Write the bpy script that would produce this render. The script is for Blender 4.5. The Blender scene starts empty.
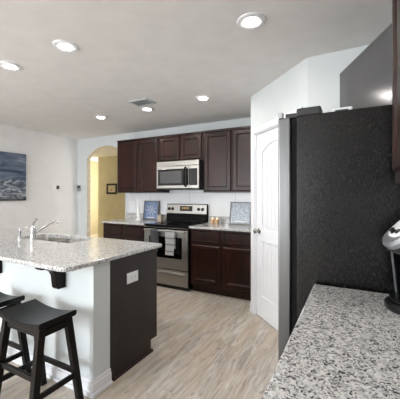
import bpy, bmesh, math, random
from mathutils import Vector, Matrix
random.seed(7)
PI = math.pi
scene = bpy.context.scene
C = scene.collection

# ------------------------------------------------------------------ camera
cam_d = bpy.data.cameras.new('camera'); cam = bpy.data.objects.new('camera', cam_d); C.objects.link(cam)
cam_d.sensor_width = 36.0; cam_d.lens = 36.0 * 292.0 / 400.0
cam_d.shift_y = -5.2 / 400.0; cam_d.clip_start = 0.02
cam.location = (0, 0, 1.357); cam.rotation_euler = (math.radians(90), 0, math.radians(28.05))
scene.camera = cam

# ------------------------------------------------------------------ world, light, exposure
w = bpy.data.worlds.new('sky'); scene.world = w; w.use_nodes = True
wn = w.node_tree.nodes; wl = w.node_tree.links
sky = wn.new('ShaderNodeTexSky'); sky.sky_type = 'NISHITA'; sky.sun_disc = False; sky.sun_elevation = math.radians(40)
wl.new(sky.outputs[0], wn['Background'].inputs[0]); wn['Background'].inputs[1].default_value = 0.25

def area(name, loc, rot, sx, sy, power, col):
    d = bpy.data.lights.new(name, 'AREA'); d.shape = 'RECTANGLE'; d.size = sx; d.size_y = sy
    d.energy = power; d.color = col
    o = bpy.data.objects.new(name, d); C.objects.link(o); o.location = loc; o.rotation_euler = rot
    return o
FILL_TINT = (0.92, 0.96, 1.0)
area('added_rear_fill', (-2.95, -4.3, 1.35), (math.radians(90), 0, 0), 1.5, 2.0, 95, FILL_TINT)      # added fill light set in the added rear window, faces +y
area('added_side_fill', (-4.98, -3.7, 1.45), (math.radians(90), 0, math.radians(-90)), 1.0, 1.6, 80, FILL_TINT)  # faces +x; added fill at the made-up side window
area('added_passage_fill', (-7.35, 5.9, 1.4), (math.radians(90), 0, math.radians(48)), 0.5, 1.8, 34, (1.0, 0.94, 0.82))  # added lamp that brightens the passage strip behind the arch
area('added_hall_fill', (-2.2, 5.4, 1.5), (math.radians(90), 0, math.radians(90)), 1.2, 1.6, 19, (1.0, 0.97, 0.92))  # added general fill for the hall; no window stands here
LENS_STRENGTH = 150.0

scene.view_settings.view_transform = 'Standard'
scene.view_settings.look = 'None'
scene.view_settings.gamma = 1.0
scene.view_settings.use_curve_mapping = False
scene.view_settings.exposure = 0.84
scene.cycles.max_bounces = 10; scene.cycles.diffuse_bounces = 6
scene.cycles.sample_clamp_indirect = 6.0

# ------------------------------------------------------------------ materials
def lin(r, g, b):
    f = lambda c: (c/255/12.92) if c/255 <= 0.04045 else ((c/255+0.055)/1.055)**2.4
    return (f(r), f(g), f(b), 1)
class NT:
    def __init__(s, name):
        s.m = bpy.data.materials.new(name); s.m.use_nodes = True
        s.n = s.m.node_tree.nodes; s.l = s.m.node_tree.links; s.b = s.n['Principled BSDF']
    def new(s, t, **kw):
        x = s.n.new(t)
        for k, v in kw.items(): setattr(x, k, v)
        return x
    def set(s, **kw):
        for k, v in kw.items(): s.b.inputs[k.replace('_', ' ')].default_value = v
    def coord(s, scale=(1, 1, 1), rot=(0, 0, 0), loc=(0, 0, 0)):
        tc = s.new('ShaderNodeTexCoord'); mp = s.new('ShaderNodeMapping')
        mp.inputs['Scale'].default_value = scale; mp.inputs['Rotation'].default_value = rot; mp.inputs['Location'].default_value = loc
        s.l.new(tc.outputs['Object'], mp.inputs[0]); return mp.outputs[0]
    def noise(s, v, scale, detail=3, rough=0.5, dist=0):
        x = s.new('ShaderNodeTexNoise'); x.inputs['Scale'].default_value = scale; x.inputs['Detail'].default_value = detail
        x.inputs['Roughness'].default_value = rough; x.inputs['Distortion'].default_value = dist
        s.l.new(v, x.inputs['Vector']); return x.outputs['Fac']
    def ramp(s, fac, stops, interp='LINEAR'):
        x = s.new('ShaderNodeValToRGB'); e = x.color_ramp.elements; x.color_ramp.interpolation = interp
        while len(e) < len(stops): e.new(0.5)
        for i, (p, c) in enumerate(stops): e[i].position = p; e[i].color = c
        s.l.new(fac, x.inputs[0]); return x.outputs[0]
    def mix(s, fac, a, b, mode='MIX'):
        x = s.new('ShaderNodeMix', data_type='RGBA', blend_type=mode)
        for sock, v in ((x.inputs[0], fac), (x.inputs[6], a), (x.inputs[7], b)):
            if hasattr(v, 'is_linked') or hasattr(v, 'links'): s.l.new(v, sock)
            else: sock.default_value = v
        return x.outputs[2]
    def math(s, op, a, b=0.0):
        x = s.new('ShaderNodeMath', operation=op)
        for i, v in enumerate((a, b)):
            if hasattr(v, 'links'): s.l.new(v, x.inputs[i])
            else: x.inputs[i].default_value = v
        return x.outputs[0]
    def bump(s, h, strength, dist=0.002):
        x = s.new('ShaderNodeBump'); x.inputs['Strength'].default_value = strength; x.inputs['Distance'].default_value = dist
        s.l.new(h, x.inputs['Height']); s.l.new(x.outputs[0], s.b.inputs['Normal'])
    def col(s, c): s.l.new(c, s.b.inputs['Base Color'])
    def rgh(s, c): s.l.new(c, s.b.inputs['Roughness'])

def plain(name, rgb, rough=0.5, metal=0.0, var=0.04, vscale=6, **kw):
    t = NT(name); v = t.coord(); n = t.noise(v, vscale, 3)
    c = lin(*rgb); lo = tuple(x*(1-var) for x in c[:3])+(1,); hi = tuple(min(1, x*(1+var)) for x in c[:3])+(1,)
    t.col(t.ramp(n, [(0.3, lo), (0.7, hi)])); t.set(Roughness=rough, Metallic=metal, **kw)
    return t
M = {}
def reg(t): M[t.m.name] = t.m; return t.m

t = plain('wall_paint', (238, 238, 239), 0.85, var=0.02); t.bump(t.noise(t.coord(), 90, 2), 0.12); reg(t)
t = plain('cool_wall_paint', (212, 217, 218), 0.85, var=0.02); t.bump(t.noise(t.coord(), 90, 2), 0.12); reg(t)
t = plain('hall_paint', (200, 193, 168), 0.85, var=0.04); t.bump(t.noise(t.coord(), 60, 2), 0.15); reg(t)
t = plain('reveal_paint', (214, 203, 186), 0.85, var=0.12, vscale=14); t.bump(t.noise(t.coord(), 40, 3), 0.4, 0.004); reg(t)
t = plain('ceiling_paint', (230, 229, 227), 0.95, var=0.03); t.bump(t.noise(t.coord(), 45, 3, 0.6), 0.3, 0.003); reg(t)
reg(plain('white_trim', (236, 237, 240), 0.35, var=0.01))
reg(plain('white_plastic', (236, 237, 238), 0.35, var=0.01))
reg(plain('black_plastic', (14, 14, 16), 0.22, var=0.2))
reg(plain('charcoal_plastic', (46, 46, 48), 0.5, var=0.15))
reg(plain('black_glass', (9, 9, 11), 0.06, var=0.1))
reg(plain('black_gasket', (4, 4, 4), 0.7, var=0.1, Specular_IOR_Level=0.2))
reg(plain('chrome', (214, 216, 220), 0.12, 1.0, var=0.02))
reg(plain('nickel', (170, 168, 164), 0.25, 1.0, var=0.03))
reg(plain('silver_plastic', (176, 178, 182), 0.28, 0.7, var=0.03))
reg(plain('ceramic_white', (238, 238, 236), 0.3, var=0.02))
reg(plain('candle_wax', (240, 214, 176), 0.5, var=0.05, vscale=30))
reg(plain('amber_glass', (214, 178, 140), 0.15, var=0.25, vscale=40))
reg(plain('white_paper', (232, 232, 230), 0.6, var=0.02))
# tiles of the splashback: wide glossy white with fine joints
t = NT('white_tile'); v = t.coord(rot=(PI/2, 0, 0))
br = t.new('ShaderNodeTexBrick'); t.l.new(v, br.inputs['Vector']); br.offset = 0.5
for k, x in (('Scale', 1.0), ('Mortar Size', 0.0025), ('Brick Width', 0.8), ('Row Height', 0.46)): br.inputs[k].default_value = x
br.inputs['Color1'].default_value = lin(236, 237, 239); br.inputs['Color2'].default_value = lin(230, 232, 235); br.inputs['Mortar'].default_value = lin(170, 172, 175)
t.col(br.outputs['Color']); t.set(Roughness=0.25); reg(t)
# stainless
t = NT('stainless'); v = t.coord(scale=(6, 6, 400)); n = t.noise(v, 1, 3)
t.col(t.ramp(n, [(0.3, lin(156, 153, 148)), (0.7, lin(180, 177, 172))])); t.rgh(t.ramp(n, [(0.2, (.34,)*3+(1,)), (0.8, (.48,)*3+(1,))])); t.set(Metallic=1.0); reg(t)
t = NT('stainless_upright'); v = t.coord(scale=(300, 300, 2)); n = t.noise(v, 1, 2)
t.col(t.ramp(n, [(0.3, lin(100, 100, 101)), (0.7, lin(118, 118, 118))])); t.set(Metallic=1.0, Roughness=0.3); reg(t)
# espresso wood
def wood(name, dark, light, rough, axis, spec=0.3, coat=0.04):
    t = NT(name); sc = [26, 26, 26]; sc[axis] = 1.6
    n = t.noise(t.coord(scale=tuple(sc)), 1, 5, 0.6, 0.6); n2 = t.noise(t.coord(), 5, 2)
    c = t.mix(t.ramp(n2, [(0.35, (0, 0, 0, 1)), (0.7, (.7, .7, .7, 1))]), t.ramp(n, [(0.3, lin(*dark)), (0.7, lin(*[(p+q)//2 for p, q in zip(dark, light)]))]), lin(*light))
    t.col(c); t.set(Roughness=rough, Specular_IOR_Level=spec, Coat_Weight=coat, Coat_Roughness=0.18); t.bump(n, 0.05); return reg(t)
wood('espresso_wood', (18, 6, 3), (56, 23, 13), 0.36, 2)
wood('espresso_rail_wood', (18, 6, 3), (56, 23, 13), 0.36, 0)
wood('espresso_panel', (36, 29, 27), (50, 41, 38), 0.45, 2)  # greyer than the other espresso wood: reflected sheen put into the colour
wood('stool_wood', (9, 7, 7), (24, 16, 13), 0.36, 2, 0.2, 0.0)
wood('stool_seat_wood', (7, 7, 9), (14, 13, 15), 0.36, 0, 0.24, 0.0)
# granite
t = NT('granite'); v = t.coord()
def vor(scale, feat='F1', rnd=1.0):
    x = t.new('ShaderNodeTexVoronoi', feature=feat); x.inputs['Scale'].default_value = scale; x.inputs['Randomness'].default_value = rnd
    wv = t.new('ShaderNodeMixRGB', blend_type='ADD'); wv.inputs[0].default_value = 0.03
    nn = t.new('ShaderNodeTexNoise'); nn.inputs['Scale'].default_value = 60; t.l.new(v, nn.inputs['Vector'])
    t.l.new(v, wv.inputs[1]); t.l.new(nn.outputs['Color'], wv.inputs[2]); t.l.new(wv.outputs[0], x.inputs['Vector']); return x
va = vor(150); sep = t.new('ShaderNodeSeparateColor'); t.l.new(va.outputs['Color'], sep.inputs[0])
base = t.ramp(sep.outputs[0], [(0.0, lin(120, 121, 124)), (0.14, lin(176, 176, 177)), (0.40, lin(206, 206, 205)), (0.72, lin(232, 231, 229)), (1.0, lin(200, 197, 192))])
vb = vor(230); sep2 = t.new('ShaderNodeSeparateColor'); t.l.new(vb.outputs['Color'], sep2.inputs[0])
cl = t.noise(v, 34, 3, 0.6)
dk = t.math('GREATER_THAN', t.math('ADD', sep2.outputs[1], t.math('MULTIPLY', cl, 0.9)), 1.27)
base = t.mix(t.math('MULTIPLY', dk, 0.92), base, lin(46, 46, 50))
gb = t.ramp(t.noise(v, 62, 4, 0.7), [(0.56, (0, 0, 0, 1)), (0.7, (1, 1, 1, 1))])
base = t.mix(t.math('MULTIPLY', gb, 0.5), base, lin(122, 127, 136))
t.col(base); t.set(Roughness=0.14); reg(t)
# floor planks
t = NT('plank_floor'); v = t.coord(rot=(0, 0, PI/2))
br = t.new('ShaderNodeTexBrick'); t.l.new(v, br.inputs['Vector']); br.offset = 0.37
for k, x in (('Scale', 1.0), ('Mortar Size', 0.0016), ('Brick Width', 1.22), ('Row Height', 0.152), ('Bias', 0.0)): br.inputs[k].default_value = x
br.inputs['Color1'].default_value = lin(196, 187, 176); br.inputs['Color2'].default_value = lin(172, 161, 151); br.inputs['Mortar'].default_value = lin(128, 116, 104)
off = t.new('ShaderNodeMixRGB', blend_type='ADD'); off.inputs[0].default_value = 1.0
v2 = t.coord(scale=(13, 1.5, 1)); t.l.new(v2, off.inputs[1]); t.l.new(br.outputs['Color'], off.inputs[2])
n = t.noise(off.outputs[0], 2.2, 7, 0.68, 0.9)
st = t.ramp(n, [(0.28, lin(112, 100, 92)), (0.42, lin(172, 160, 147)), (0.54, lin(205, 197, 187)), (0.70, lin(232, 229, 225))])
tan = t.ramp(t.noise(t.coord(scale=(7, 1.2, 1)), 1.3, 3), [(0.45, (0, 0, 0, 1)), (0.62, (1, 1, 1, 1))])
kn = t.ramp(t.noise(t.coord(scale=(11, 5, 1)), 2.0, 2), [(0.64, (0, 0, 0, 1)), (0.74, (1, 1, 1, 1))])
c = t.mix(0.68, br.outputs['Color'], st); c = t.mix(t.math('MULTIPLY', tan, 0.45), c, lin(196, 176, 150)); c = t.mix(t.math('MULTIPLY', kn, 0.6), c, lin(124, 118, 116))
t.col(c); t.set(Roughness=0.36); t.bump(n, 0.08); reg(t)
# black pebbled fridge side
t = NT('pebbled_black'); v = t.coord()
pn = t.noise(t.coord(scale=(1, 1, 0.6)), 120, 2, 0.6); pv = t.noise(t.coord(scale=(1, 1, 0.55)), 150, 4, 0.75, 0.8)
t.col(t.ramp(pv, [(0.42, lin(3, 3, 4)), (0.56, lin(14, 13, 13)), (0.70, lin(62, 58, 55))])); t.set(Roughness=0.24, Specular_IOR_Level=0.38)  # pale specks in the colour stand in for glints off the pebbles
t.bump(t.math('ADD', pn, pv), 0.45, 0.0011); reg(t)
t = plain('tv_screen', (74, 74, 76), 0.16, var=0.05); reg(t)
reg(plain('vent_grey', (196, 202, 206), 0.5, var=0.02))
# light lens
t = NT('lamp_lens'); t.set(Base_Color=(1, 1, 1, 1), Emission_Color=(1.0, 0.955, 0.9, 1), Emission_Strength=LENS_STRENGTH); reg(t)
t = NT('display_glow'); t.set(Base_Color=(0.01, 0.01, 0.01, 1), Roughness=0.1, Emission_Color=(0.9, 0.62, 0.2, 1), Emission_Strength=0.35); reg(t)
t = NT('candle_flame'); t.set(Base_Color=(1, .8, .5, 1), Emission_Color=(1.0, 0.7, 0.35, 1), Emission_Strength=8); reg(t)
t = NT('added_window_glass'); t.set(Base_Color=(1, 1, 1, 1), Roughness=0.0, Transmission_Weight=1.0, IOR=1.02); t.noise(t.coord(), 5); reg(t)
# fabrics
t = plain('grey_fabric', (112, 112, 117), 0.95, var=0.1, vscale=120); t.bump(t.noise(t.coord(), 260, 2), 0.3); reg(t)
t = NT('striped_fabric'); wv = t.new('ShaderNodeTexWave', bands_direction='Z', wave_profile='SIN'); wv.inputs['Scale'].default_value = 3.4; t.l.new(t.coord(), wv.inputs['Vector'])
t.col(t.ramp(wv.outputs['Fac'], [(0.0, lin(132, 134, 140)), (0.03, lin(150, 152, 156)), (0.07, lin(226, 226, 228)), (1, lin(232, 232, 234))])); t.set(Roughness=0.95); t.bump(t.noise(t.coord(), 260, 2), 0.3); reg(t)
# stormy sea canvas: local y along the wall, z up, 0..0.8
t = NT('sea_painting'); v = t.coord()
sx = t.new('ShaderNodeSeparateXYZ'); t.l.new(v, sx.inputs[0])
clouds = t.noise(t.coord(scale=(1, 1.3, 5.0), rot=(0.16, 0, 0)), 1.0, 6, 0.62, 0.9)
skyc = t.ramp(clouds, [(0.32, lin(30, 38, 54)), (0.45, lin(66, 80, 104)), (0.56, lin(122, 136, 156)), (0.68, lin(190, 198, 208))])
foam = t.noise(t.coord(scale=(1, 4, 13)), 1.2, 6, 0.7, 1.4)
seac = t.ramp(foam, [(0.34, lin(36, 44, 56)), (0.47, lin(92, 102, 116)), (0.56, lin(168, 176, 186)), (0.68, lin(236, 240, 244))])
hz = t.ramp(t.math('ADD', sx.outputs['Z'], t.math('MULTIPLY', clouds, 0.06)), [(0.345, (0, 0, 0, 1)), (0.385, (1, 1, 1, 1))])
both = t.mix(hz, seac, skyc)
dark = t.ramp(sx.outputs['Z'], [(0.0, lin(110, 110, 110)), (0.12, (1, 1, 1, 1)), (0.55, (1, 1, 1, 1)), (0.8, lin(165, 175, 190))])
t.col(t.mix(1.0, both, dark, 'MULTIPLY')); t.set(Roughness=0.6); reg(t)
# blue grey art prints: pale strokes radiating on a mottled blue ground (local x,z centred on the print)
def print_mat(name, bg, fg, mottled):
    t = NT(name); v = t.coord()
    s = t.new('ShaderNodeSeparateXYZ'); t.l.new(v, s.inputs[0])
    zc = t.math('SUBTRACT', s.outputs['Z'], 0.165)
    ang = t.math('ARCTAN2', zc, s.outputs['X'])
    nz = t.noise(v, 40, 4, 0.7)
    ray = t.math('SINE', t.math('ADD', t.math('MULTIPLY', ang, 9.0), t.math('MULTIPLY', nz, 9.0)))
    rr = t.math('SQRT', t.math('ADD', t.math('MULTIPLY', zc, zc), t.math('MULTIPLY', s.outputs['X'], s.outputs['X'])))
    fall = t.math('SUBTRACT', 1.0, t.math('MULTIPLY', rr, 7.0))
    f = t.math('MULTIPLY', t.math('MAXIMUM', ray, 0.0), t.math('MAXIMUM', fall, 0.0))
    mt = t.ramp(nz, [(0.35, lin(*bg)), (0.65, lin(*[min(255, int(c*1.35)) for c in bg]))])
    if mottled:
        vv = t.new('ShaderNodeTexVoronoi', feature='DISTANCE_TO_EDGE'); vv.inputs['Scale'].default_value = 46; t.l.new(v, vv.inputs['Vector'])
        mt = t.mix(t.ramp(vv.outputs['Distance'], [(0.05, (1, 1, 1, 1)), (0.2, (0, 0, 0, 1))]), mt, lin(*fg)); f = t.math('MULTIPLY', f, 0.3)
    t.col(t.mix(f, mt, lin(*fg))); t.set(Roughness=0.25); return reg(t)
print_mat('starburst_print', (96, 112, 140), (228, 232, 238), False)
print_mat('mottled_print', (96, 106, 122), (190, 197, 206), True)
reg(plain('pewter_frame', (112, 110, 108), 0.35, 0.6, var=0.06))
reg(plain('bronze_frame', (104, 84, 66), 0.4, 0.3, var=0.1))
reg(plain('grey_wood_block', (178, 166, 150), 0.6, var=0.12, vscale=40))
reg(plain('dark_frame_wood', (10, 7, 6), 0.6, var=0.1))
reg(plain('photo_paper', (198, 186, 164), 0.5, var=0.25, vscale=25))

# ------------------------------------------------------------------ mesh helpers
class MB:
    def __init__(s): s.bm = bmesh.new()
    def _add(s, b2, mi=0):
        for f in b2.faces: f.material_index = mi
        me = bpy.data.meshes.new('tmp'); b2.to_mesh(me); b2.free(); s.bm.from_mesh(me); bpy.data.meshes.remove(me); return s
    def box(s, x0, x1, y0, y1, z0, z1, bev=0.0, seg=2, rot=None, mi=0):
        b = bmesh.new(); bmesh.ops.create_cube(b, size=1.0)
        for v in b.verts: v.co = Vector((x0+(v.co.x+.5)*(x1-x0), y0+(v.co.y+.5)*(y1-y0), z0+(v.co.z+.5)*(z1-z0)))
        if bev > 0: bmesh.ops.bevel(b, geom=b.edges[:], offset=bev, segments=seg, affect='EDGES', profile=0.5)
        if rot is not None: bmesh.ops.transform(b, matrix=rot, verts=b.verts[:])
        return s._add(b, mi)
    def rings(s, loops, cap0=True, cap1=True, closed=False, mi=0):
        b = bmesh.new(); L = [[b.verts.new(p) for p in lp] for lp in loops]; n = len(L[0])
        pr = list(zip(L, L[1:])) + ([(L[-1], L[0])] if closed else [])
        for a, c in pr:
            for i in range(n):
                try: b.faces.new((a[i], a[(i+1) % n], c[(i+1) % n], c[i]))
                except ValueError: pass
        if cap0 and not closed: b.faces.new(L[0][::-1])
        if cap1 and not closed: b.faces.new(L[-1])
        bmesh.ops.recalc_face_normals(b, faces=b.faces[:])
        return s._add(b, mi)
    def lathe(s, prof, c=(0, 0, 0), n=24, axis='z', mi=0):
        loops = []
        for r, h in prof:
            lp = []
            for i in range(n):
                a = 2*PI*i/n; r_ = max(r, 1e-5); p = (r_*math.cos(a), r_*math.sin(a), h)
                if axis == 'y': p = (p[0], -p[2], p[1])      # profile height runs towards -y
                if axis == 'x': p = (p[2], p[0], p[1])
                lp.append((c[0]+p[0], c[1]+p[1], c[2]+p[2]))
            loops.append(lp)
        return s.rings(loops, mi=mi)
    def tube(s, pts, rad, n=12, mi=0):
        pts = [Vector(p) for p in pts]; rads = rad if isinstance(rad, (list, tuple)) else [rad]*len(pts); loops = []
        up = None
        for i, p in enumerate(pts):
            d = (pts[min(i+1, len(pts)-1)] - pts[max(i-1, 0)]).normalized()
            if up is None: up = Vector((0, 0, 1)) if abs(d.z) < .9 else Vector((1, 0, 0))
            a = d.cross(up).normalized(); b = a.cross(d).normalized(); up = b
            loops.append([p + rads[i]*(math.cos(2*PI*k/n)*a + math.sin(2*PI*k/n)*b) for k in range(n)])
        return s.rings(loops, mi=mi)
    def bar(s, p0, p1, w0, d0, w1=None, d1=None, mi=0, bev=0.0):
        # rectangular member between two points, section axes x and y
        w1 = w1 or w0; d1 = d1 or d0; L = []
        for p, w_, d_ in ((p0, w0, d0), (p1, w1, d1)):
            L.append([(p[0]-w_/2, p[1]-d_/2, p[2]), (p[0]+w_/2, p[1]-d_/2, p[2]), (p[0]+w_/2, p[1]+d_/2, p[2]), (p[0]-w_/2, p[1]+d_/2, p[2])])
        return s.rings(L, mi=mi)
    def prism(s, pts, axis, a, b_, mi=0, bev=0.0):
        def P(u, v, k): return {'x': (k, u, v), 'y': (u, k, v), 'z': (u, v, k)}[axis]
        b = bmesh.new(); A = [b.verts.new(P(u, v, a)) for u, v in pts]; B = [b.verts.new(P(u, v, b_)) for u, v in pts]; n = len(pts)
        for i in range(n): b.faces.new((A[i], A[(i+1) % n], B[(i+1) % n], B[i]))
        caps = [b.faces.new(A[::-1]), b.faces.new(B)]
        bmesh.ops.recalc_face_normals(b, faces=b.faces[:])
        if bev > 0:
            bmesh.ops.bevel(b, geom=[e for e in b.edges if any(f in caps for f in e.link_faces)], offset=bev, segments=2, affect='EDGES', profile=.5)
        bmesh.ops.triangulate(b, faces=[f for f in b.faces if len(f.verts) > 4])
        return s._add(b, mi)
    def xf(s, mat): bmesh.ops.transform(s.bm, matrix=mat, verts=s.bm.verts[:]); return s
    def build(s, name, mats, parent=None, loc=None, smooth=False, label=None):
        me = bpy.data.meshes.new(name); s.bm.to_mesh(me); s.bm.free()
        for m in (mats if isinstance(mats, (list, tuple)) else [mats]): me.materials.append(M[m])
        if smooth:
            for p in me.polygons: p.use_smooth = True
            me.set_sharp_from_angle(angle=math.radians(40))
        o = bpy.data.objects.new(name, me); C.objects.link(o)
        if parent: o.parent = parent
        if loc: o.location = loc
        if label: o['label'] = label
        return o
def thing(name, label, cat, loc=(0, 0, 0), rz=0.0, group=None):
    o = bpy.data.objects.new(name, None); C.objects.link(o); o.location = loc; o.rotation_euler = (0, 0, rz); o.empty_display_size = .1
    return tag(o, label, cat, group)
def tag(o, label, cat, group=None):
    o['label'] = label; o['category'] = cat
    if group: o['group'] = group
    return o
def struct(o): o['kind'] = 'structure'; return o
def dup(root, loc, label, rz=None):
    r = root.copy(); C.objects.link(r); r.location = loc; r['label'] = label
    if rz is not None: r.rotation_euler = (0, 0, rz)
    for ch in list(root.children):
        c = ch.copy(); C.objects.link(c); c.parent = r
        for g in list(ch.children):
            d = g.copy(); C.objects.link(d); d.parent = c
    return r
def rrect(x0, x1, y0, y1, r, inset=0.0, n=6):
    # rounded rectangle, r = radii for corners (x1y0, x1y1, x0y1, x0y0)
    if not isinstance(r, (tuple, list)): r = (r,)*4
    pts = []
    for (cx, cy, sx, sy, a0), q in zip(((x1, y0, -1, 1, -90), (x1, y1, -1, -1, 0), (x0, y1, 1, -1, 90), (x0, y0, 1, 1, 180)), r):
        q2 = max(q-inset, 0.0005); ox = cx+sx*q; oy = cy+sy*q
        if q < inset: ox = cx+sx*(inset+.0005); oy = cy+sy*(inset+.0005)
        for k in range(n+1):
            a = math.radians(a0+90*k/n); pts.append((ox+q2*math.cos(a), oy+q2*math.sin(a)))
    return pts
def slab(x0, x1, y0, y1, z0, z1, r, e=0.009, hole=None):
    b = bmesh.new(); prof = [(e, z0), (e*.3, z0+e*.3), (0, z0+e), (0, z1-e), (e*.3, z1-e*.3), (e, z1)]
    L = [[b.verts.new((x, y, z)) for x, y in rrect(x0, x1, y0, y1, r, i)] for i, z in prof]; n = len(L[0])
    for a, c in zip(L, L[1:]):
        for i in range(n): b.faces.new((a[i], a[(i+1) % n], c[(i+1) % n], c[i]))
    if hole is None:
        b.faces.new(L[0][::-1]); b.faces.new(L[-1])
    else:
        H0 = [b.verts.new((x, y, z0)) for x, y in rrect(*hole, inset=0)]; H1 = [b.verts.new((x, y, z1)) for x, y in rrect(*hole, inset=0)]; m = len(H0)
        for i in range(m): b.faces.new((H0[i], H1[i], H1[(i+1) % m], H0[(i+1) % m]))
        for O, H in ((L[0], H0), (L[-1], H1)):
            es = [b.edges.get((O[i], O[(i+1) % n])) for i in range(n)] + [b.edges.get((H[i], H[(i+1) % m])) for i in range(m)]
            bmesh.ops.triangle_fill(b, edges=es, use_beauty=True)
    bmesh.ops.recalc_face_normals(b, faces=b.faces[:])
    q = MB(); q._add(b); return q
def panel_front(mb, x0, x1, z0, z1, y=0.0, th=0.019, stile=0.058, flat=False):
    # shaker/raised edge front facing -y, front face at y-th
    f = y-th
    prof = [(0, y), (0, f+.011), (.0105, f+.001), (.013, f)]
    if flat: prof += [(.016, f), (.022, f+.004)]
    else: prof += [(stile, f), (stile+.004, f+.004), (stile+.009, f+.004), (stile+.017, f+.011)]
    mb.rings([[(x0+i, yy, z0+i), (x1-i, yy, z0+i), (x1-i, yy, z1-i), (x0+i, yy, z1-i)] for i, yy in prof]); return mb

# ================================================================== SETTING
H = 2.49; XL = -5.09; XR = 0.475; YB = 4.15; YR = -4.5
struct(MB().box(-8, XR+.15, -6.7, 8, -.12, 0).build('floor', 'plank_floor'))
struct(MB().box(-8, XR+.15, -6.7, 8, H, H+.12).build('ceiling', 'ceiling_paint'))
# back wall with arched opening
ax0, ax1, spring, crown = -4.81, -3.79, 2.08, 2.305
pts = [(XL, 0), (ax0, 0), (ax0, spring)]
hw = (ax1-ax0)/2; rise = crown-spring; Rr = (hw*hw+rise*rise)/(2*rise); cx = (ax0+ax1)/2; cz = crown-Rr
a0 = math.atan2(spring-cz, -hw); a1 = math.atan2(spring-cz, hw)
for k in range(1, 20): a = a0+(a1-a0)*k/20; pts.append((cx+Rr*math.cos(a), cz+Rr*math.sin(a)))
pts += [(ax1, spring), (ax1, 0), (-1.0, 0), (-1.0, H), (XL, H)]
o = MB().prism(pts, 'y', YB, YB+.09).build('wall_back', ['cool_wall_paint', 'reveal_paint', 'hall_paint'])
for p in o.data.polygons:
    c = p.center
    if abs(p.normal.y) < .3 and ax0-.01 < c.x < ax1+.01 and .01 < c.z < crown+.01: p.material_index = 1
    elif p.normal.y > .5: p.material_index = 2
struct(o)
# left wall with a window added for light beyond the frame
mb = MB(); wy0, wy1, wz0, wz1 = -4.3, -3.1, .6, 2.3
mb.box(XL-.14, XL, YR, wy0, 0, H); mb.box(XL-.14, XL, wy1, YB+.14, 0, H); mb.box(XL-.14, XL, wy0, wy1, 0, wz0); mb.box(XL-.14, XL, wy0, wy1, wz1, H)
struct(mb.build('wall_left', 'wall_paint'))
# rear wall; its wide window and dark doorway are added to shape the light
mb = MB(); rx0, rx1, rz0, rz1 = -3.85, -2.05, .25, 2.4
mb.box(XL-.14, rx0, YR-.14, YR, 0, H); mb.box(rx1, -1.85, YR-.14, YR, 0, H); mb.box(-1.85, .42, YR-.14, YR, 2.1, H); mb.box(.42, XR+.14, YR-.14, YR, 0, H);
mb.box(-1.95, -1.85, -6.5, YR-.14, 0, H); mb.box(.42, .52, -6.5, YR-.14, 0, H); mb.box(-1.95, .52, -6.6, -6.5, 0, H); mb.box(rx0, rx1, YR-.14, YR, 0, rz0); mb.box(rx0, rx1, YR-.14, YR, rz1, H)  # unlit box behind the added doorway keeps the fridge reflections dark
struct(mb.build('wall_rear', 'wall_paint'))
struct(MB().box(XR, XR+.14, YR, 2.555, 0, H).build('wall_right', 'wall_paint'))
# windows (unseen behind the camera, added as sources of fill light)
wd = bpy.data.objects.new('added_window_1', None); C.objects.link(wd); wd.location = (-2.95, YR-.07, rz0); struct(wd)
mb = MB()
for x in (-.9, -.03, .84): mb.box(x, x+.06, -.04, .04, 0, rz1-rz0, .004)
mb.box(-.9, .9, -.04, .04, 0, .06, .004); mb.box(-.9, .9, -.04, .04, rz1-rz0-.06, rz1-rz0, .004)
mb.build('added_window_frame', 'white_trim', wd); MB().box(-.89, .89, -.006, .006, .02, rz1-rz0-.02).build('pane', 'added_window_glass', wd)
wd = bpy.data.objects.new('added_window_2', None); C.objects.link(wd); wd.location = (XL-.07, -3.7, wz0); struct(wd)
mb = MB()
for y in (-.6, -.03, .54): mb.box(-.04, .04, y, y+.06, 0, wz1-wz0, .004)
mb.box(-.04, .04, -.6, .6, 0, .06, .004); mb.box(-.04, .04, -.6, .6, wz1-wz0-.06, wz1-wz0, .004)
mb.build('added_window_frame', 'white_trim', wd); MB().box(-.006, .006, -.59, .59, .02, wz1-wz0-.02).build('pane', 'added_window_glass', wd)

# pantry: left face, diagonal face with the doorway, return face beside the fridge
PX, PY, S = -1.077, 3.279, 1.024
E2 = math.sqrt(.5); dgx = lambda s, n=0: (PX + s*E2 + n*E2, PY - s*E2 + n*E2)   # n: into the pantry
d0, d1, dh = .100, .905, 2.04     # door opening along the diagonal
mb = MB(); RZ = Matrix.Translation((PX, PY, 0)) @ Matrix.Rotation(-PI/4, 4, 'Z')
mb.box(0, d0, 0, .1, 0, H); mb.box(d1, S, 0, .1, 0, H); mb.box(d0, d1, 0, .1, dh, H); mb.xf(RZ)
q = dgx(S); mb.box(q[0], XR+.14, q[1], q[1]+.1, 0, H); mb.box(PX, PX+.1, PY, YB+.14, 0, H)
struct(mb.build('wall_pantry', 'cool_wall_paint'))
mb = MB()
for (a, b) in ((d0-.062, d0+.004), (d1-.004, d1+.062)):
    mb.box(a, b, -.016, 0, 0, dh+.06, .004); 
mb.box(d0-.062, d1+.062, -.018, 0, dh-.004, dh+.062, .004)
mb.box(d0, d0+.018, 0, .1, 0, dh); mb.box(d1-.018, d1, 0, .1, 0, dh); mb.box(d0, d1, 0, .1, dh-.018, dh)
mb.xf(RZ); struct(mb.build('trim_1', 'white_trim'))
mb = MB(); mb.box(-.002, d0-.063, -.012, 0, 0, .1, .003); mb.box(-.002, d0-.063, -.018, 0, 0, .03, .004); mb.xf(RZ); struct(mb.build('baseboard_pantry', 'white_trim'))
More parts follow.
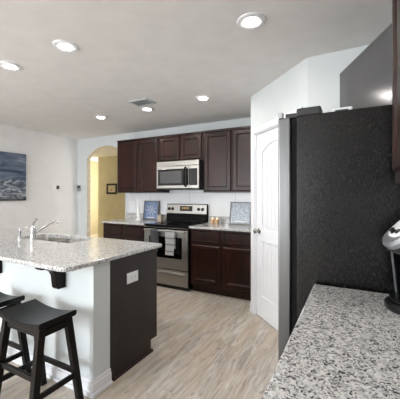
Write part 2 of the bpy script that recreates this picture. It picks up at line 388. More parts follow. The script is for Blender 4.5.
# door: two panels, the upper one arched, planked
door = bpy.data.objects.new('door_1', None); C.objects.link(door); door.location = (*dgx(0), 0.012); door.rotation_euler = (0, 0, -PI/4); struct(door)
x0, x1 = d0+.021, d1-.021; zt = dh-.034; mb = MB(); st = .115; yf = .012
mb.box(x0, x1, yf+.016, yf+.037, 0, zt)                                     # core behind the panels
mb.box(x0, x0+st, yf, yf+.017, 0, zt, .003); mb.box(x1-st, x1, yf, yf+.017, 0, zt, .003)
mb.box(x0+st-.004, x1-st+.004, yf, yf+.017, 0, .235, .003); mb.box(x0+st-.004, x1-st+.004, yf, yf+.017, .835, .965, .003)
xa, xb = x0+st-.004, x1-st+.004; arc = [(xa, zt), (xb, zt)]
for k in range(17): u = 1-k/16; arc.append((xa+(xb-xa)*u, 1.80+.085*(1-(2*u-1)**2)))
mb.prism(arc, 'y', yf, yf+.017)
# raised planks inside the two panels
npk = 6; pw = (xb-xa-.06)/npk
for (zb, zc, arch) in ((.262, .808, 0), (.992, 1.775, 1)):
    for k in range(npk):
        u0 = xa+.03+k*pw; um = ((k+.5)/npk); top = zc+(.085*(1-(2*um-1)**2) if arch else 0)
        z_l = zc+(.085*(1-(2*(k/npk)-1)**2) if arch else 0); z_r = zc+(.085*(1-(2*((k+1)/npk)-1)**2) if arch else 0)
        mb.prism([(u0+.0015, zb), (u0+pw-.0015, zb), (u0+pw-.0015, z_r), (u0+.0015, z_l)], 'y', yf+.009, yf+.017)
mb.build('door_slab', 'white_trim', door)
kb = MB(); kx = x0+.062; kb.lathe([(.0, 0), (.032, 0), (.033, .004), (.028, .008), (.011, .011), (.010, .026), (.02, .034), (.028, .045), (.027, .058), (.018, .066), (0, .068)], (kx, yf, .94), 24, 'y')
kb.build('door_knob', 'nickel', door, smooth=True)

# hall beyond the arch
struct(MB().box(-6.93, -1.2, 6.4, 6.52, 0, H).box(-6.93, -6.81, 6.52, 7.6, 0, H).build('wall_hall', 'hall_paint'))
struct(MB().box(-8, -6.93, 7.5, 7.62, 0, H).box(-8.0, -7.88, 4.29, 7.5, 0, H).box(-8.0, XL-.14, 4.15, 4.29, 0, H).build('wall_passage', 'hall_paint'))
struct(MB().box(-1.3, -1.2, 4.29, 6.4, 0, H).build('wall_hall_end', 'hall_paint'))
# splashback tiles (part of the wall finish)
struct(MB().box(-3.70, PX, YB-.012, YB, .90, 1.42).build('wall_splashback', 'white_tile'))
# baseboards
struct(MB().box(XL, XL+.014, .5, YB, 0, .11, .004).build('baseboard_left', 'white_trim'))
struct(MB().box(XL+.014, ax0, YB-.014, YB, 0, .11, .004).build('baseboard_back', 'white_trim'))
# knee wall of the peninsula with its baseboard
KX = -1.56
struct(MB().box(-4.0, KX, 1.40, 1.55, 0, .88).build('wall_knee', 'cool_wall_paint'))
mb = MB()
for (tk, z0, z1) in ((.028, 0, .026), (.017, .024, .085), (.010, .083, .108)):
    mb.prism([(-4.0, 1.40), (-4.0, 1.40-tk), (KX+tk, 1.40-tk), (KX+tk, 1.549), (KX, 1.549), (KX, 1.40)], 'z', z0, z1, bev=.002)
struct(mb.build('baseboard_knee', 'white_trim'))

# ================================================================== KITCHEN RUN
def door_part(root, x0, x1, z0, z1, yf, name='door', flat=False, mat='espresso_wood'):
    mb = MB(); panel_front(mb, x0, x1, z0, z1, yf, flat=flat); return mb.build(name, mat, root)
def upper(label, x0, x1, z0, z1, depth=.31, group='espresso wall cabinets'):
    r = thing('wall_cabinet', label, 'cabinet', ((x0+x1)/2, YB, z0), 0, None); w2 = (x1-x0)/2-.001; h = z1-z0
    mb = MB(); mb.box(-w2, w2, -depth, -.001, .0, h, .002); mb.box(-w2, w2, -depth-.012, -depth+.03, h-.022, h+.004, .003)
    mb.build('body', 'espresso_wood', r)
    door_part(r, -w2+.016, -.009, .016, h-.03, -depth); door_part(r, .009, w2-.016, .016, h-.03, -depth)
    return r
upper('tall espresso wall cabinet over the short counter, beside the arch', -3.69, -2.792, 1.385, 2.29)
upper('short espresso wall cabinet directly above the microwave', -2.79, -1.992, 1.868, 2.29)
upper('tall espresso wall cabinet right of the microwave, beside the pantry corner', -1.99, PX-.004, 1.385, 2.29)
def base(label, x0, x1, depth=.6):
    r = thing('base_cabinet', label, 'cabinet', ((x0+x1)/2, YB-.012, 0)); w2 = (x1-x0)/2-.001
    mb = MB(); mb.box(-w2, w2, -depth, -.001, .10, .881, .002); mb.build('body', 'espresso_wood', r)
    MB().box(-w2, w2, -depth+.055, -depth+.075, 0, .099).build('toe_kick', 'espresso_rail_wood', r)
    for a, b in ((-w2+.02, -.028), (.028, w2-.02)):
        door_part(r, a, b, .13, .662, -depth)
        door_part(r, a, b, .705, .86, -depth, 'drawer', True, 'espresso_rail_wood')
    return r
base('espresso base cabinet with two drawers left of the range, behind the peninsula', -3.71, -2.83)
base('espresso base cabinet with two drawers over two doors, between range and pantry', -2.035, PX-.004)
def counter(label, x0, x1):
    r = thing('countertop', label, 'countertop', ((x0+x1)/2, YB-.012, .882)); w2 = (x1-x0)/2
    slab(-w2, w2, -.632, -.002, 0, .032, .004).build('top_slab', 'granite', r)
    o = MB().box(-w2, w2, -.022, -.001, 0, .10, .003).build('granite_upstand', 'granite', None, ((x0+x1)/2, YB-.012, .9145)); tag(o, 'low granite upstand strip behind the '+label.split(' holding')[0].replace('short grey granite ', 'short ').replace('grey granite ', ''), 'upstand')
    return r
counter('short grey granite worktop left of the range, by the arch', -3.74, -2.815)
counter('grey granite worktop right of the range holding candles and an art print', -2.042, PX-.002)

# range
r = thing('range', 'stainless steel electric range with black glass top', 'stove', (-2.43, YB-.014, 0)); w2 = .378; D = -.64
mb = MB(); mb.box(-w2, w2, -.62, -.001, .02, .895, .003); mb.build('body', 'black_plastic', r)
for sx in (-1, 1):
    for y in (-.58, -.06): MB().lathe([(.018, 0), (.018, .021)], (sx*.34, y, 0), 12).build('foot', 'black_plastic', r)
MB().box(-w2, w2, D-.02, -.075, .896, .918, .006).build('cooktop', 'black_glass', r)
gl = [(-.19, -.2, .075), (.19, -.2, .095), (-.19, -.47, .1), (.19, -.47, .075)]
for x, y, rad in gl: MB().lathe([(rad, 0), (rad, .0008), (rad-.006, .0008), (rad-.006, 0)], (x, y, .9182), 32).build('burner_ring', 'charcoal_plastic', r)
mb = MB(); mb.prism([(-.072, .918), (-.004, .918), (-.004, 1.185), (-.03, 1.2), (-.052, 1.195), (-.062, 1.04)], 'x', -w2, w2, bev=.003); bgd = mb.build('backguard', 'black_gasket', r)
mb = MB(); mb.prism([(-.0635, 1.045), (-.0555, 1.188), (-.0515, 1.188), (-.059, 1.045)], 'x', -w2+.004, w2-.004); cp = mb.build('control_panel', 'stainless', r)
MB().prism([(-.0615, 1.085), (-.0582, 1.168), (-.055, 1.168), (-.058, 1.085)], 'x', -.115, .12).build('display', 'black_glass', r)
mb = MB()
for k in range(4): mb.prism([(-.0622, 1.118), (-.0606, 1.147), (-.0595, 1.147), (-.061, 1.118)], 'x', -.075+.035*k, -.055+.035*k)
mb.build('clock_digits', 'display_glow', r)
for x in (-.325, -.255, .235, .305):
    mb = MB(); mb.lathe([(.0, 0), (.026, 0), (.026, .004), (.021, .008), (.019, .026), (.015, .03), (0, .031)], (x, -.0597, 1.118), 20, 'y'); mb.box(x-.004, x+.004, -.0945, -.084, 1.099, 1.137, .0015)
    mb.build('knob', 'black_plastic', r, smooth=True)
mb = MB(); mb.box(-w2, w2, -.652, -.621, .285, .875, .005); od = mb.build('oven_door', 'stainless', r)
MB().box(-.285, .285, -.6545, -.645, .44, .745, .004).build('window', 'black_glass', od)
MB().box(-w2+.002, w2-.002, -.6535, -.640, .848, .872, .003).build('vent_trim', 'black_glass', od)
mb = MB(); mb.tube([(-.345, -.651, .825), (-.345, -.69, .832), (-.335, -.70, .832), (.335, -.70, .832), (.345, -.69, .832), (.345, -.651, .825)], .0125, 12); mb.build('handle', 'stainless', od, smooth=True)
mb = MB(); mb.box(-w2, w2, -.648, -.621, .055, .27, .006); dw = mb.build('storage_drawer', 'stainless', r)
mb = MB(); mb.prism([(-.648, .245), (-.668, .232), (-.672, .215), (-.66, .205), (-.648, .215)], 'x', -.33, .33, bev=.003); mb.build('handle', 'stainless', dw, smooth=True)
MB().box(-w2, w2, -.612, -.60, .0, .054).build('kick_plate', 'black_plastic', r)

# tea towels over the oven handle
def towel(name, label, x, w, front, back, mat):
    hy, hz, rr = YB-.014-.70, .832, .0145; loops = []; n = 14
    path = [(hy+rr+.001, hz-back)] + [(hy+rr*math.cos(a), hz+rr*math.sin(a)) for a in [PI*k/8 for k in range(9)]] + [(hy-rr-.001-.004*math.sin(k), hz-front*k/8) for k in range(1, 9)]
    b = bmesh.new(); rows = []
    for j, (y, z) in enumerate(path):
        row = []
        for i in range(n+1):
            u = i/n; dr = max(0, j-9)/8
            row.append(b.verts.new((x+(u-.5)*w*(1-.04*dr), y-.0035*(1+math.sin(u*11+x*7))*dr, z)))
        rows.append(row)
    for a, c in zip(rows, rows[1:]):
        for i in range(n): b.faces.new((a[i], a[i+1], c[i+1], c[i]))
    bmesh.ops.solidify(b, geom=b.faces[:], thickness=-.003)
    q = MB(); q._add(b); o = q.build(name, mat, smooth=True); return tag(o, label, 'towel')
towel('tea_towel', 'plain grey tea towel over the left end of the oven handle', -2.575, .135, .30, .2, 'grey_fabric')
towel('tea_towel', 'white tea towel with grey stripes over the middle of the oven handle', -2.305, .15, .33, .24, 'striped_fabric')

# microwave
r = thing('microwave', 'stainless over-the-range microwave with dark window', 'microwave', (-2.391, YB, 1.432)); w2 = .379; hh = .43
MB().box(-w2, w2, -.385, -.001, .012, hh, .003).build('body', 'charcoal_plastic', r)
MB().box(-w2, w2, -.38, -.02, .0, .0118, .002).build('base_plate', 'black_plastic', r)
for x in (-.2, .2): MB().box(x-.12, x+.12, -.3, -.12, -.004, -.0002, .001).build('grease_filter', 'charcoal_plastic', r)
mb = MB(); mb.box(-w2, .205, -.41, -.3852, .014, .355, .006); dr = mb.build('door', 'stainless', r)
MB().box(-.352, .2, -.4125, -.405, .06, .312, .004).build('window', 'black_glass', dr); MB().box(-.31, .085, -.4135, -.4115, .095, .277, .0008).build('screen', 'tv_screen', dr)
mb = MB(); mb.tube([(.158, -.408, .04), (.158, -.448, .06), (.158, -.455, .10), (.158, -.455, .27), (.158, -.448, .31), (.158, -.408, .33)], .0125, 12); mb.build('handle', 'black_gasket', dr, smooth=True)
MB().box(.208, w2, -.41, -.3852, .014, .355, .005).build('control_panel', 'stainless', r)
MB().box(.212, w2-.024, -.4125, -.404, .06, .31, .003).build('keypad', 'black_glass', r)
mb = MB(); mb.box(-w2, w2, -.408, -.3852, .358, hh, .006)
for k in range(4): mb.box(-w2+.03, w2-.03, -.4105, -.406, .372+k*.013, .376+k*.013)
mb.build('vent_panel', 'stainless', r)

# ================================================================== PENINSULA
r = thing('peninsula_cabinet', 'dark brown peninsula base cabinet with a plain end panel', 'cabinet', (-2.78, 1.551, 0)); PXE = KX+2.78; PXL = -1.22
MB().prism([(0, 0), (.475, 0), (.475, .10), (.560, .10), (.560, .88), (0, .88)], 'x', PXE-.02, PXE, bev=.001).build('end_panel', 'espresso_panel', r)
mb = MB(); mb.prism([(0, 0), (.475, 0), (.475, .10), (.560, .10), (.560, .88), (0, .88)], 'x', PXL, PXL+.02); mb.build('end_panel', 'espresso_panel', r)
MB().box(PXL+.02, PXE-.02, .0, .012, .1, .88).build('back_panel', 'espresso_panel', r)
MB().box(PXL+.02, PXE-.02, .012, .53, .1, .12).build('bottom', 'espresso_panel', r)
MB().box(PXL+.02, PXE-.02, .455, .474, 0, .099).build('toe_kick', 'espresso_panel', r)
mb = MB(); nd = 5; bw = (PXE-PXL-.04)/nd
mb.box(PXL+.02, PXE-.02, .545, .560, .83, .88)
for k in range(nd+1): x = PXL+.02+k*bw; mb.box(max(x-.02, PXL+.02), min(x+.02, PXE-.02), .545, .560, .12, .83)
mb.build('face_frame', 'espresso_wood', r)
for k in range(nd):
    mb = MB(); panel_front(mb, -bw/2+.012, bw/2-.012, .13, .85); mb.xf(Matrix.Translation((PXL+.02+(k+.5)*bw, .561, 0)) @ Matrix.Rotation(PI, 4, 'Z')); mb.build('door', 'espresso_wood', r)
MB().prism([(PXE, 0), (PXE+.016, 0), (PXE+.015, .008), (PXE+.010, .016), (PXE, .02)], 'y', .024, .49).build('shoe_moulding', 'espresso_rail_wood', r)
SX0, SX1, SY0, SY1 = -3.07, -2.30, 1.77, 2.085
q = slab(-4.13, -1.533, 1.163, 2.172, .882, .914, (.075, .03, .12, .12), .010, (SX0, SX1, SY0, SY1, .03))
q.xf(Matrix.Translation((2.8, -1.65, -.882)))
o = q.build('peninsula_countertop', 'granite', None, (-2.8, 1.65, .882)); tag(o, 'large speckled grey granite peninsula countertop with rounded corners around the sink', 'countertop')
# sink
r = thing('sink', 'stainless double-bowl undermount sink in the peninsula counter', 'sink', ((SX0+SX1)/2, (SY0+SY1)/2, .70)); sw = (SX1-SX0)/2; sd = (SY1-SY0)/2
for (a, b) in ((-sw+.004, -.018), (.018, sw-.004)):
    y0, y1 = -sd+.004, sd-.004; loops = []
    for (i, z) in ((-.014, .181), (-.002, .181), (0, .176), (.006, .05), (.02, .014), (.05, .004), (.09, .002)):
        loops.append([(x, y, z) for x, y in rrect(a, b, y0, y1, .045, i)])
    MB().rings(loops, cap0=False).build('basin', 'stainless', r, smooth=True)
    MB().lathe([(.0, .0), (.04, .0), (.042, .003), (.03, .0035), (.02, .001), (0, .001)], ((a+b)/2, 0, .0025), 24).build('drain', 'chrome', r, smooth=True)
# faucet
r = thing('faucet', 'chrome single-lever kitchen faucet with raised spout', 'faucet', (-2.775, 1.745, .9142))
MB().lathe([(0, 0), (.031, 0), (.031, .006), (.026, .011), (.023, .03), (.022, .085), (.024, .10), (.024, .118), (.017, .13), (0, .132)], (0, 0, 0), 24).build('body', 'chrome', r, smooth=True)
mb = MB(); P = [(.0, .012, .062), (.012, .03, .075), (.075, .075, .125), (.108, .10, .155), (.138, .125, .175), (.152, .137, .178), (.161, .145, .17), (.163, .147, .152)]
mb.tube(P, [.012, .0125, .0125, .012, .012, .0125, .0125, .0125], 14); mb.build('spout', 'chrome', r, smooth=True)
mb = MB(); mb.tube([(0, 0, .128), (.012, -.004, .15), (.05, -.012, .185), (.085, -.018, .202), (.10, -.02, .203)], [.012, .011, .009, .010, .006], 12); mb.build('lever', 'chrome', r, smooth=True)
r = thing('soap_dispenser', 'small chrome soap dispenser left of the kitchen faucet', 'soap dispenser', (-2.985, 1.74, .9142))
MB().lathe([(0, 0), (.021, 0), (.021, .005), (.014, .009), (.013, .055), (.017, .06), (.017, .078), (.009, .084), (0, .085)], (0, 0, 0), 20).build('body', 'chrome', r, smooth=True)
mb = MB(); mb.tube([(0, 0, .08), (0, 0, .1), (.012, .012, .108), (.045, .035, .104), (.05, .04, .098)], [.007, .007, .007, .006, .005], 10); mb.build('nozzle', 'chrome', r, smooth=True)
# outlet plates
def outlet(name, label, loc, rz, rot90, parent=None, size=(.072, .117)):
    # plate faces local -y
    r = thing(name, label, 'outlet', loc, rz); w_, h_ = (size[1], size[0]) if rot90 else size
    mb = MB(); mb.rings([[(-w_/2+i, y, -h_/2+i), (w_/2-i, y, -h_/2+i), (w_/2-i, y, h_/2-i), (-w_/2+i, y, h_/2-i)] for i, y in ((0, 0), (0, -.003), (.004, -.006))]); mb.build('plate', 'white_plastic', r)
    for k in (-1, 1):
        c = (k*.022, 0) if rot90 else (0, k*.022)
        mb = MB(); mb.box(c[0]-.014, c[0]+.014, -.0085, -.0055, c[1]-.014, c[1]+.014, .003); so = mb.build('socket', 'white_plastic', r)
        mb = MB()
        for j in (-1, 1):
            if rot90: mb.box(c[0]-.004, c[0]+.004, -.0089, -.0086, c[1]+j*.006-.001, c[1]+j*.006+.001)
            else: mb.box(c[0]+j*.006-.001, c[0]+j*.006+.001, -.0089, -.0086, c[1]-.004, c[1]+.004)
        mb.build('slots', 'charcoal_plastic', so)
    return r
outlet('outlet', 'white outlet plate on the dark end panel of the peninsula', (KX+.0002, 1.79, .702), PI/2, True, size=(.083, .128))
outlet('outlet', 'white outlet plate on the splashback above the short counter', (-3.615, YB-.0122, 1.18), 0, True, size=(.11, .15))
# corbels
def corbel(label, x):
    r = thing('corbel', label, 'bracket', (x, 1.3995, .68), 0, 'corbels under the bar overhang')
    pr = [(0, .2005), (-.185, .2005), (-.19, .196), (-.19, .178), (-.18, .170), (-.15, .166), (-.118, .155), (-.092, .135), (-.076, .105), (-.071, .05), (-.066, .020), (-.054, .008), (0, .008)]
    MB().prism(pr, 'x', -.03, .03, bev=.004).build('bracket', 'stool_wood', r)
    MB().box(-.034, .034, -.012, -.0005, .012, .19, .003).build('back_plate', 'stool_wood', r)
    return r
c1 = corbel('black corbel under the bar overhang nearest the peninsula corner', -1.872)
dup(c1, (-2.68, 1.3995, .68), 'black corbel under the bar overhang at the left picture edge')

# ================================================================== STOOLS
def stool(label, x, y):
    r = thing('bar_stool', label, 'stool', (x, y, 0), 0, 'saddle stools at the peninsula')
    hw, hd, n = .207, .126, 20; rows = []
    top = lambda u: .595+.028*u*u; th = .036
    loops = []
    for i in range(n+1):
        u = -1+2*i/n; x_ = u*hw; zt = top(u); zb = zt-th
        e = .008; loops.append([(x_, -hd+e, zb), (x_, -hd, zb+e), (x_, -hd, zt-e), (x_, -hd+e, zt), (x_, hd-e, zt), (x_, hd, zt-e), (x_, hd, zb+e), (x_, hd-e, zb)])
    MB().rings(loops).build('seat', 'stool_seat_wood', r, smooth=True)
    tx, ty, bx, by = .168, .088, .192, .165; zt = .585
    at = lambda sx, sy, z: (sx*(bx+(tx-bx)*z/zt), sy*(by+(ty-by)*z/zt), z)
    for sx in (-1, 1):
        for sy in (-1, 1):
            MB().bar(at(sx, sy, 0), at(sx, sy, zt), .034, .038, .036, .042).build('leg', 'stool_wood', r)
    def rail(p, q, w_, h_):
        p = Vector(p); q = Vector(q); d = (q-p); mb = MB(); L = d.length
        mb.box(-L/2, L/2, -w_/2, w_/2, -h_/2, h_/2, .003)
        mb.xf(Matrix.Translation((p+q)/2) @ d.to_track_quat('X', 'Z').to_matrix().to_4x4()); return mb
    ap = rail(at(-1, -1, .548), at(1, -1, .548), .02, .045); ap.build('apron', 'stool_wood', r); rail(at(-1, 1, .548), at(1, 1, .548), .02, .045).build('apron', 'stool_wood', r)
    rail(at(-1, -1, .545), at(-1, 1, .545), .02, .045).build('apron', 'stool_wood', r); rail(at(1, -1, .545), at(1, 1, .545), .02, .045).build('apron', 'stool_wood', r)
    rail(at(-1, 1, .215), at(1, 1, .215), .02, .032).build('stretcher', 'stool_wood', r); rail(at(-1, -1, .30), at(1, -1, .30), .02, .032).build('stretcher', 'stool_wood', r)
    rail(at(-1, -1, .195), at(-1, 1, .195), .02, .032).build('stretcher', 'stool_wood', r); rail(at(1, -1, .195), at(1, 1, .195), .02, .032).build('stretcher', 'stool_wood', r)
    return r
s1 = stool('black saddle-seat bar stool nearest the peninsula corner, whole seat in view', -1.780, 1.150)
dup(s1, (-2.335, 1.153, 0), 'black saddle-seat bar stool cut off by the left edge')

# ================================================================== FRIDGE, TV
FX, FY0, FY1 = -.272, 1.578, 2.49
r = thing('refrigerator', 'black-sided refrigerator with stainless doors', 'refrigerator', (.085, 2.034, 0)); ox, oy = -.085, -2.034
MB().box(FX+ox, .462+ox, FY0+oy, FY1+oy, .03, 1.766, .006).build('cabinet_body', 'pebbled_black', r)
for k, (a, b) in enumerate(((FY0, 2.02), (2.026, FY1))):
    dr = MB().box(-.367+ox, -.300+ox, a+oy, b+oy, .06, 1.764, .009, 3).build('door', 'stainless_upright', r)
    MB().box(-.2995+ox, -.273+ox, a+oy+.012, b+oy-.012, .07, 1.752).build('gasket', 'black_gasket', dr)
    hy = (1.975 if k == 0 else 2.07)+oy
    MB().tube([(-.373+ox, hy, .55), (-.405+ox, hy, .56), (-.415+ox, hy, .6), (-.415+ox, hy, 1.45), (-.405+ox, hy, 1.49), (-.373+ox, hy, 1.5)], .012, 12).build('handle', 'stainless_upright', dr, smooth=True)
    MB().box(-.367+ox, -.342+ox, (a if k == 0 else b-.03)+oy, (a+.03 if k == 0 else b)+oy, 1.764, 1.792, .004).build('end_cap', 'silver_plastic', dr)
mb = MB(); mb.box(-.275+ox, -.155+ox, FY0+.012+oy, FY0+.11+oy, 1.7655, 1.808, .008, 3); mb.box(-.335+ox, -.27+ox, FY0+.03+oy, FY0+.08+oy, 1.766, 1.79, .004); mb.build('hinge_cover', 'charcoal_plastic', r)
mb = MB(); mb.box(-.275+ox, -.155+ox, FY1-.11+oy, FY1-.012+oy, 1.7655, 1.808, .008, 3); mb.box(-.335+ox, -.27+ox, FY1-.08+oy, FY1-.03+oy, 1.766, 1.79, .004); mb.build('hinge_cover', 'charcoal_plastic', r)
MB().box(-.36+ox, -.285+ox, FY0+.02+oy, FY1-.02+oy, .0, .055, .004).build('base_grille', 'black_plastic', r)
for x in (-.2, .38):
    for y in (FY0+.08, FY1-.08): MB().lathe([(.02, 0), (.02, .031)], (x+ox, y+oy, 0), 12).build('foot', 'black_plastic', r)
# television standing on the fridge
tdir = Vector((.419, -.908)).normalized(); TL = .83; far = Vector((-.094, 2.40)); mid = far+tdir*TL/2
rz = math.atan2(tdir.y, tdir.x)
r = thing('television', 'dark flat-screen television angled on top of the refrigerator', 'television', (mid.x, mid.y, 1.7665), rz)
tb, tt = .014, .483
MB().box(-TL/2, TL/2, -.012, .018, tb, tt, .003).box(-TL/2+.12, TL/2-.12, .0175, .04, tb+.04, tt-.14, .006).build('case', 'charcoal_plastic', r)
MB().box(-TL/2+.012, TL/2-.012, -.0135, -.011, tb+.016, tt-.011, .0008).build('screen', 'tv_screen', r)
for x in (-.28, .28): MB().box(x-.012, x+.012, -.05, .06, .0, .0138, .003).build('foot', 'charcoal_plastic', r)
r = thing('media_box', 'slim white box lying on the refrigerator in front of the television', 'box', (-.062, 1.675, 1.7665))
MB().box(-.048, .048, -.05, .05, 0, .027, .005, 3).build('case', 'white_plastic', r)
MB().box(-.03, .03, -.0512, -.0498, .008, .016).build('front_strip', 'charcoal_plastic', r)

# ================================================================== NEAR COUNTER
r = thing('base_cabinet', 'espresso base cabinet under the near granite worktop beside the refrigerator', 'cabinet', (XR-.001, .35, 0)); L0, L1 = -1.15, 1.195
MB().box(-.62, 0, L0, L1, .10, .881, .002).build('body', 'espresso_wood', r)
MB().box(-.56, -.54, L0, L1, 0, .099).build('toe_kick', 'espresso_rail_wood', r)
nb = 5; bw = (L1-L0)/nb
for k in range(nb):
    for (z0, z1, nm, fl) in ((.13, .67, 'door', False), (.70, .855, 'drawer', True)):
        mb = MB(); panel_front(mb, -bw/2+.02, bw/2-.02, z0, z1, flat=fl); mb.xf(Matrix.Translation((-.62, L0+(k+.5)*bw, 0)) @ Matrix.Rotation(-PI/2, 4, 'Z')); mb.build(nm, 'espresso_wood', r)
q = slab(-.183, XR-.002, -.83, 1.546, 0, .032, .006, .008); q.xf(Matrix.Translation((-.15, -.36, 0)))
o = q.build('countertop', 'granite', None, (.15, .36, .882)); tag(o, 'near speckled granite worktop in the foreground beside the refrigerator', 'countertop')
r = thing('wall_cabinet', 'espresso wall cabinet above the coffee maker, at the right edge', 'cabinet', (XR, .5, 1.405)); D = XR-.150
MB().box(-D, -.001, -1.0, 1.008, 0, .885, .002).box(-D-.01, -D+.03, -1.0, 1.008, .86, .889, .003).build('body', 'espresso_wood', r)
for k in range(4):
    mb = MB(); panel_front(mb, -.235, .235, .045, .85, th=.013); mb.xf(Matrix.Translation((-D, -.748+k*.502, 0)) @ Matrix.Rotation(-PI/2, 4, 'Z')); mb.build('door', 'espresso_wood', r)

# coffee maker: local front is -y
r = thing('coffee_maker', 'black and silver pod coffee maker on the near granite counter', 'coffee maker', (.255, 1.372, .9142), math.radians(-78))
def oval(cx, cy, a, b, z, n=36, p=2.5, tilt=0.0):
    out = []
    for i in range(n):
        t_ = 2*PI*i/n; c_, s_ = math.cos(t_), math.sin(t_)
        x = cx+a*math.copysign(abs(c_)**(2/p), c_); y = cy+b*math.copysign(abs(s_)**(2/p), s_); out.append((x, y, z+tilt*(y-cy)))
    return out
MB().rings([oval(0, 0, .092, .15, 0), oval(0, 0, .097, .156, .006), oval(0, 0, .097, .156, .024), oval(0, 0, .09, .148, .032)]).build('base', 'black_plastic', r, smooth=True)
MB().rings([oval(0, -.068, .07, .066, .0322), oval(0, -.068, .074, .07, .037), oval(0, -.068, .074, .07, .044), oval(0, -.068, .066, .062, .046)]).build('drip_tray', 'black_plastic', r, smooth=True)
MB().rings([oval(0, .06, .086, .085, .0322), oval(0, .06, .086, .085, .1), oval(0, .06, .088, .088, .24), oval(0, .065, .088, .085, .33), oval(0, .07, .08, .075, .345)]).build('column', 'black_plastic', r, smooth=True)
for sx in (-1, 1):
    MB().prism([(-.09, .04), (-.108, .225), (.05, .24), (.05, .04)], 'x', sx*.085-.006, sx*.085+.006, bev=.002).build('side_cheek', 'black_plastic', r)
    MB().bar((sx*.085, -.092, .042), (sx*.085, -.110, .222), .008, .006).build('front_trim', 'silver_plastic', r)
HT = Matrix.Translation((0, -.148, .236)) @ Matrix.Rotation(math.radians(44), 4, 'X')
def head(mb, name, mat, **k): mb.xf(HT); return mb.build(name, mat, r, smooth=True, **k)
B = .115
hd_ = head(MB().rings([oval(0, B, .075, .095, -.05), oval(0, B, .09, .112, -.03), oval(0, B, .096, .117, -.012), oval(0, B, .097, .118, .012), oval(0, B, .088, .108, .024)]), 'brew_head', 'silver_plastic')
head(MB().rings([oval(0, B, .0915, .1135, -.028), oval(0, B, .0985, .1195, -.014), oval(0, B, .0985, .1195, -.006), oval(0, B, .0965, .1175, -.004)], False, False), 'rim', 'charcoal_plastic')
head(MB().rings([oval(0, B+.012, .074, .09, .0235), oval(0, B+.012, .074, .09, .028), oval(0, B+.012, .066, .082, .031)]), 'face_plate', 'white_plastic')
for (x, y) in ((-.03, .052), (0, .046), (.03, .052)):
    head(MB().lathe([(0, .030), (.0115, .030), (.0115, .034), (.009, .036), (0, .0365)], (x, y+.012, 0), 16), 'button', 'black_plastic')
head(MB().rings([oval(0, B+.012, .036, .026, .0305), oval(0, B+.012, .035, .025, .034)]), 'display', 'black_glass')
head(MB().tube([(-.09, .2, .02), (-.092, .2, .045), (-.07, .235, .055), (0, .248, .056), (.07, .235, .055), (.092, .2, .045), (.09, .2, .02)], .009, 10), 'handle', 'silver_plastic')
MB().rings([oval(.122, .05, .022, .08, .0002), oval(.122, .05, .024, .083, .22), oval(.122, .05, .02, .078, .235)]).build('water_tank', 'charcoal_plastic', r, smooth=True)
MB().lathe([(.0, 0), (.028, 0), (.024, -.02), (0, -.022)], (0, -.05, .232), 20).build('nozzle', 'charcoal_plastic', r, smooth=True)

# ================================================================== COUNTER DECOR
def leaning_print(label, x, wdt, hgt, frame_mat, art):
    r = thing('art_print', label, 'picture', (x, 4.060, .9160)); b = .018
    R_ = Matrix.Rotation(-math.radians(7), 4, 'X')
    mb = MB(); prof = [(0, .012), (0, -.010), (.003, -.014), (b-.004, -.014), (b, -.009), (b, .0)]
    mb.rings([[(-wdt/2+i, y, i), (wdt/2-i, y, i), (wdt/2-i, y, hgt-i), (-wdt/2+i, y, hgt-i)] for i, y in prof], cap1=False); mb.xf(R_); mb.build('frame', frame_mat, r)
    mb = MB(); mb.box(-wdt/2+b-.001, wdt/2-b+.001, -.005, .002, b-.001, hgt-b+.001); mb.xf(R_); mb.build('print', art, r)
    mb = MB(); mb.box(-wdt*.27, wdt*.27, -.0062, -.0052, .036, .046); mb.xf(R_); mb.build('caption_strip', 'white_paper', r)
    return r
leaning_print('framed blue starburst print leaning on the splashback left of the range', -3.135, .315, .33, 'pewter_frame', 'starburst_print')
leaning_print('framed grey-blue mottled print leaning on the splashback by the pantry', -1.50, .325, .33, 'pewter_frame', 'mottled_print')
def candle(label, x, y, s):
    r = thing('candle', label, 'candle', (x, y, .9143), 0, 'tea light candles right of the range')
    MB().lathe([(0, 0), (.028*s, 0), (.03*s, .004), (.033*s, .07*s), (.031*s, .07*s), (.028*s, .03), (0, .03)], (0, 0, 0), 20).build('holder', 'amber_glass', r, smooth=True)
    MB().lathe([(0, .0302), (.024*s, .0302), (.024*s, .052*s), (0, .052*s)], (0, 0, 0), 18).build('wax', 'candle_wax', r)
    MB().lathe([(0, .0525*s), (.004, .06*s), (.0055, .066*s), (.003, .076*s), (0, .085*s)], (0, 0, 0), 10).build('flame', 'candle_flame', r, smooth=True)
    return r
candle('lit tea light candle in amber glass nearest the range', -1.93, 4.03, 1.0)
candle('lit tea light candle in amber glass, right of the one by the range', -1.845, 4.0, 1.05)
o = MB().lathe([(0, 0), (.05, 0), (.052, .006), (.03, .02), (.026, .05), (.034, .075), (.03, .11), (.02, .15), (.024, .18), (.017, .22), (.009, .25), (.012, .268), (0, .28)], (0, 0, 0), 24).build('figurine', 'ceramic_white', None, (-3.315, 3.955, .9143), smooth=True)
tag(o, 'slender white ceramic ornament standing beside the blue print', 'ornament')
r = thing('salt_box', 'small beige lidded box on the counter beside the range', 'box', (-2.868, 3.98, .9143))
MB().box(-.04, .04, -.035, .035, 0, .088, .004).build('body', 'grey_wood_block', r); MB().box(-.043, .043, -.038, .038, .0885, .104, .004).build('lid', 'grey_wood_block', r)

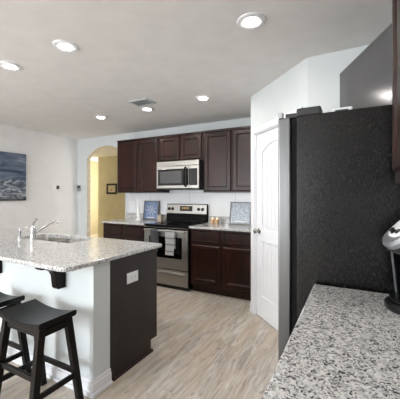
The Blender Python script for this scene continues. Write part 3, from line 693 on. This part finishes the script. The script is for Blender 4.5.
# ================================================================== WALL ITEMS
r = thing('canvas_painting', 'stormy dark blue seascape canvas on the left wall', 'painting', (XL+.001, 2.44, 1.252))
MB().box(0, .035, -.62, .62, 0, .80, .003).build('canvas', 'sea_painting', r)
r = thing('thermostat', 'small white thermostat with dark display on the left wall', 'thermostat', (XL+.0005, 3.655, 1.49))
MB().box(0, .022, -.075, .075, -.052, .052, .005).build('case', 'white_plastic', r); MB().box(.0215, .0235, -.005, .058, -.034, .034, .001).build('display', 'charcoal_plastic', r)
r = thing('alarm_keypad', 'small grey keypad on the back wall left of the arch', 'keypad', (-5.03, YB-.0005, 1.485))
MB().box(-.05, .05, -.02, 0, -.06, .06, .005).build('case', 'silver_plastic', r); MB().box(-.036, .036, -.0215, -.0195, .0, .045, .001).build('display', 'charcoal_plastic', r)
r = thing('picture_frame', 'small square dark-framed picture on the hall wall', 'picture', (-6.363, 6.399, 1.36)); w2 = .205; hh = .315; b = .055
mb = MB(); mb.rings([[(-w2+i, y, i), (w2-i, y, i), (w2-i, y, hh-i), (-w2+i, y, hh-i)] for i, y in ((0, 0), (0, -.018), (.004, -.022), (b-.006, -.022), (b, -.012), (b, -.002))], cap1=False); mb.build('frame', 'dark_frame_wood', r)
MB().box(-w2+b-.001, w2-b+.001, -.006, -.001, b-.001, hh-b+.001).build('print', 'photo_paper', r); MB().box(-.03, .0, -.008, -.0062, .115, .16, .0005).build('inset', 'dark_frame_wood', r)
r = thing('light_switch', 'beige light switch plate on the hall wall left of the small picture', 'switch', (-6.70, 6.399, 1.42))
MB().box(-.035, .035, -.006, 0, -.058, .058, .003).build('plate', 'hall_paint', r); MB().box(-.008, .008, -.014, -.0058, -.014, .014, .002).build('toggle', 'white_plastic', r)

# ================================================================== CEILING
def downlight(label, x, y):
    r = thing('recessed_light', label, 'ceiling light', (x, y, H-.0005), 0, 'recessed ceiling lights')
    b = [(.047, -.0025), (.053, -.008), (.082, -.011), (.092, -.006), (.094, -.0002), (.047, -.0002)]
    loops = [[(q*math.cos(2*PI*i/40), q*math.sin(2*PI*i/40), z) for i in range(40)] for q, z in b]
    MB().rings(loops, closed=True).build('trim_ring', 'white_trim', r, smooth=True)
    MB().lathe([(0, -.004), (.0465, -.004), (.0465, -.001), (0, -.001)], (0, 0, 0), 36).build('lens', 'lamp_lens', r)
    return r
l0 = downlight('recessed ceiling light nearest the camera, in front of the pantry', -.603, 1.842)
for x, y, lb in ((-1.953, 1.487, 'recessed ceiling light above the peninsula, near the stools'), (-2.693, 1.487, 'recessed ceiling light above the peninsula at the left edge'),
                 (-3.293, 3.095, 'recessed ceiling light in the far row nearest the arch'), (-2.445, 3.092, 'recessed ceiling light just beside the ceiling vent'),
                 (-1.584, 3.049, 'recessed ceiling light above the right-hand kitchen cabinets, right of the vent'),
                 (-.62, .15, 'added unseen recessed ceiling light above the near granite worktop, above the frame'), (-2.3, .1, 'added unseen recessed ceiling light in front of the bar stools, above the frame'),  # last three fittings lie out of view, added for extra light
                 (-4.1, .9, 'added unseen recessed ceiling light in front of the seascape canvas, outside the frame')):
    dup(l0, (x, y, H-.0005), lb)
r = thing('ceiling_vent', 'grey louvred air vent in the ceiling near the back cabinets', 'vent', (-2.31, 2.83, H-.0005))
mb = MB(); vw, vd = .135, .105
for (x0, x1, y0, y1) in ((-vw, vw, -vd, -vd+.02), (-vw, vw, vd-.02, vd), (-vw, -vw+.02, -vd+.02, vd-.02), (vw-.02, vw, -vd+.02, vd-.02)): mb.box(x0, x1, y0, y1, -.012, 0, .002)
mb.build('frame', 'vent_grey', r)
for k in range(7):
    y = -vd+.032+k*.0235; mb = MB(); mb.box(-vw+.02, vw-.02, -.010, .010, -.0008, .0008, rot=Matrix.Translation((0, y, -.007)) @ Matrix.Rotation(.5, 4, 'X')); mb.build('louvre', 'vent_grey', r)
MB().box(-vw+.02, vw-.02, -vd+.02, vd-.02, -.0012, -.0004).build('backing', 'pewter_frame', r)
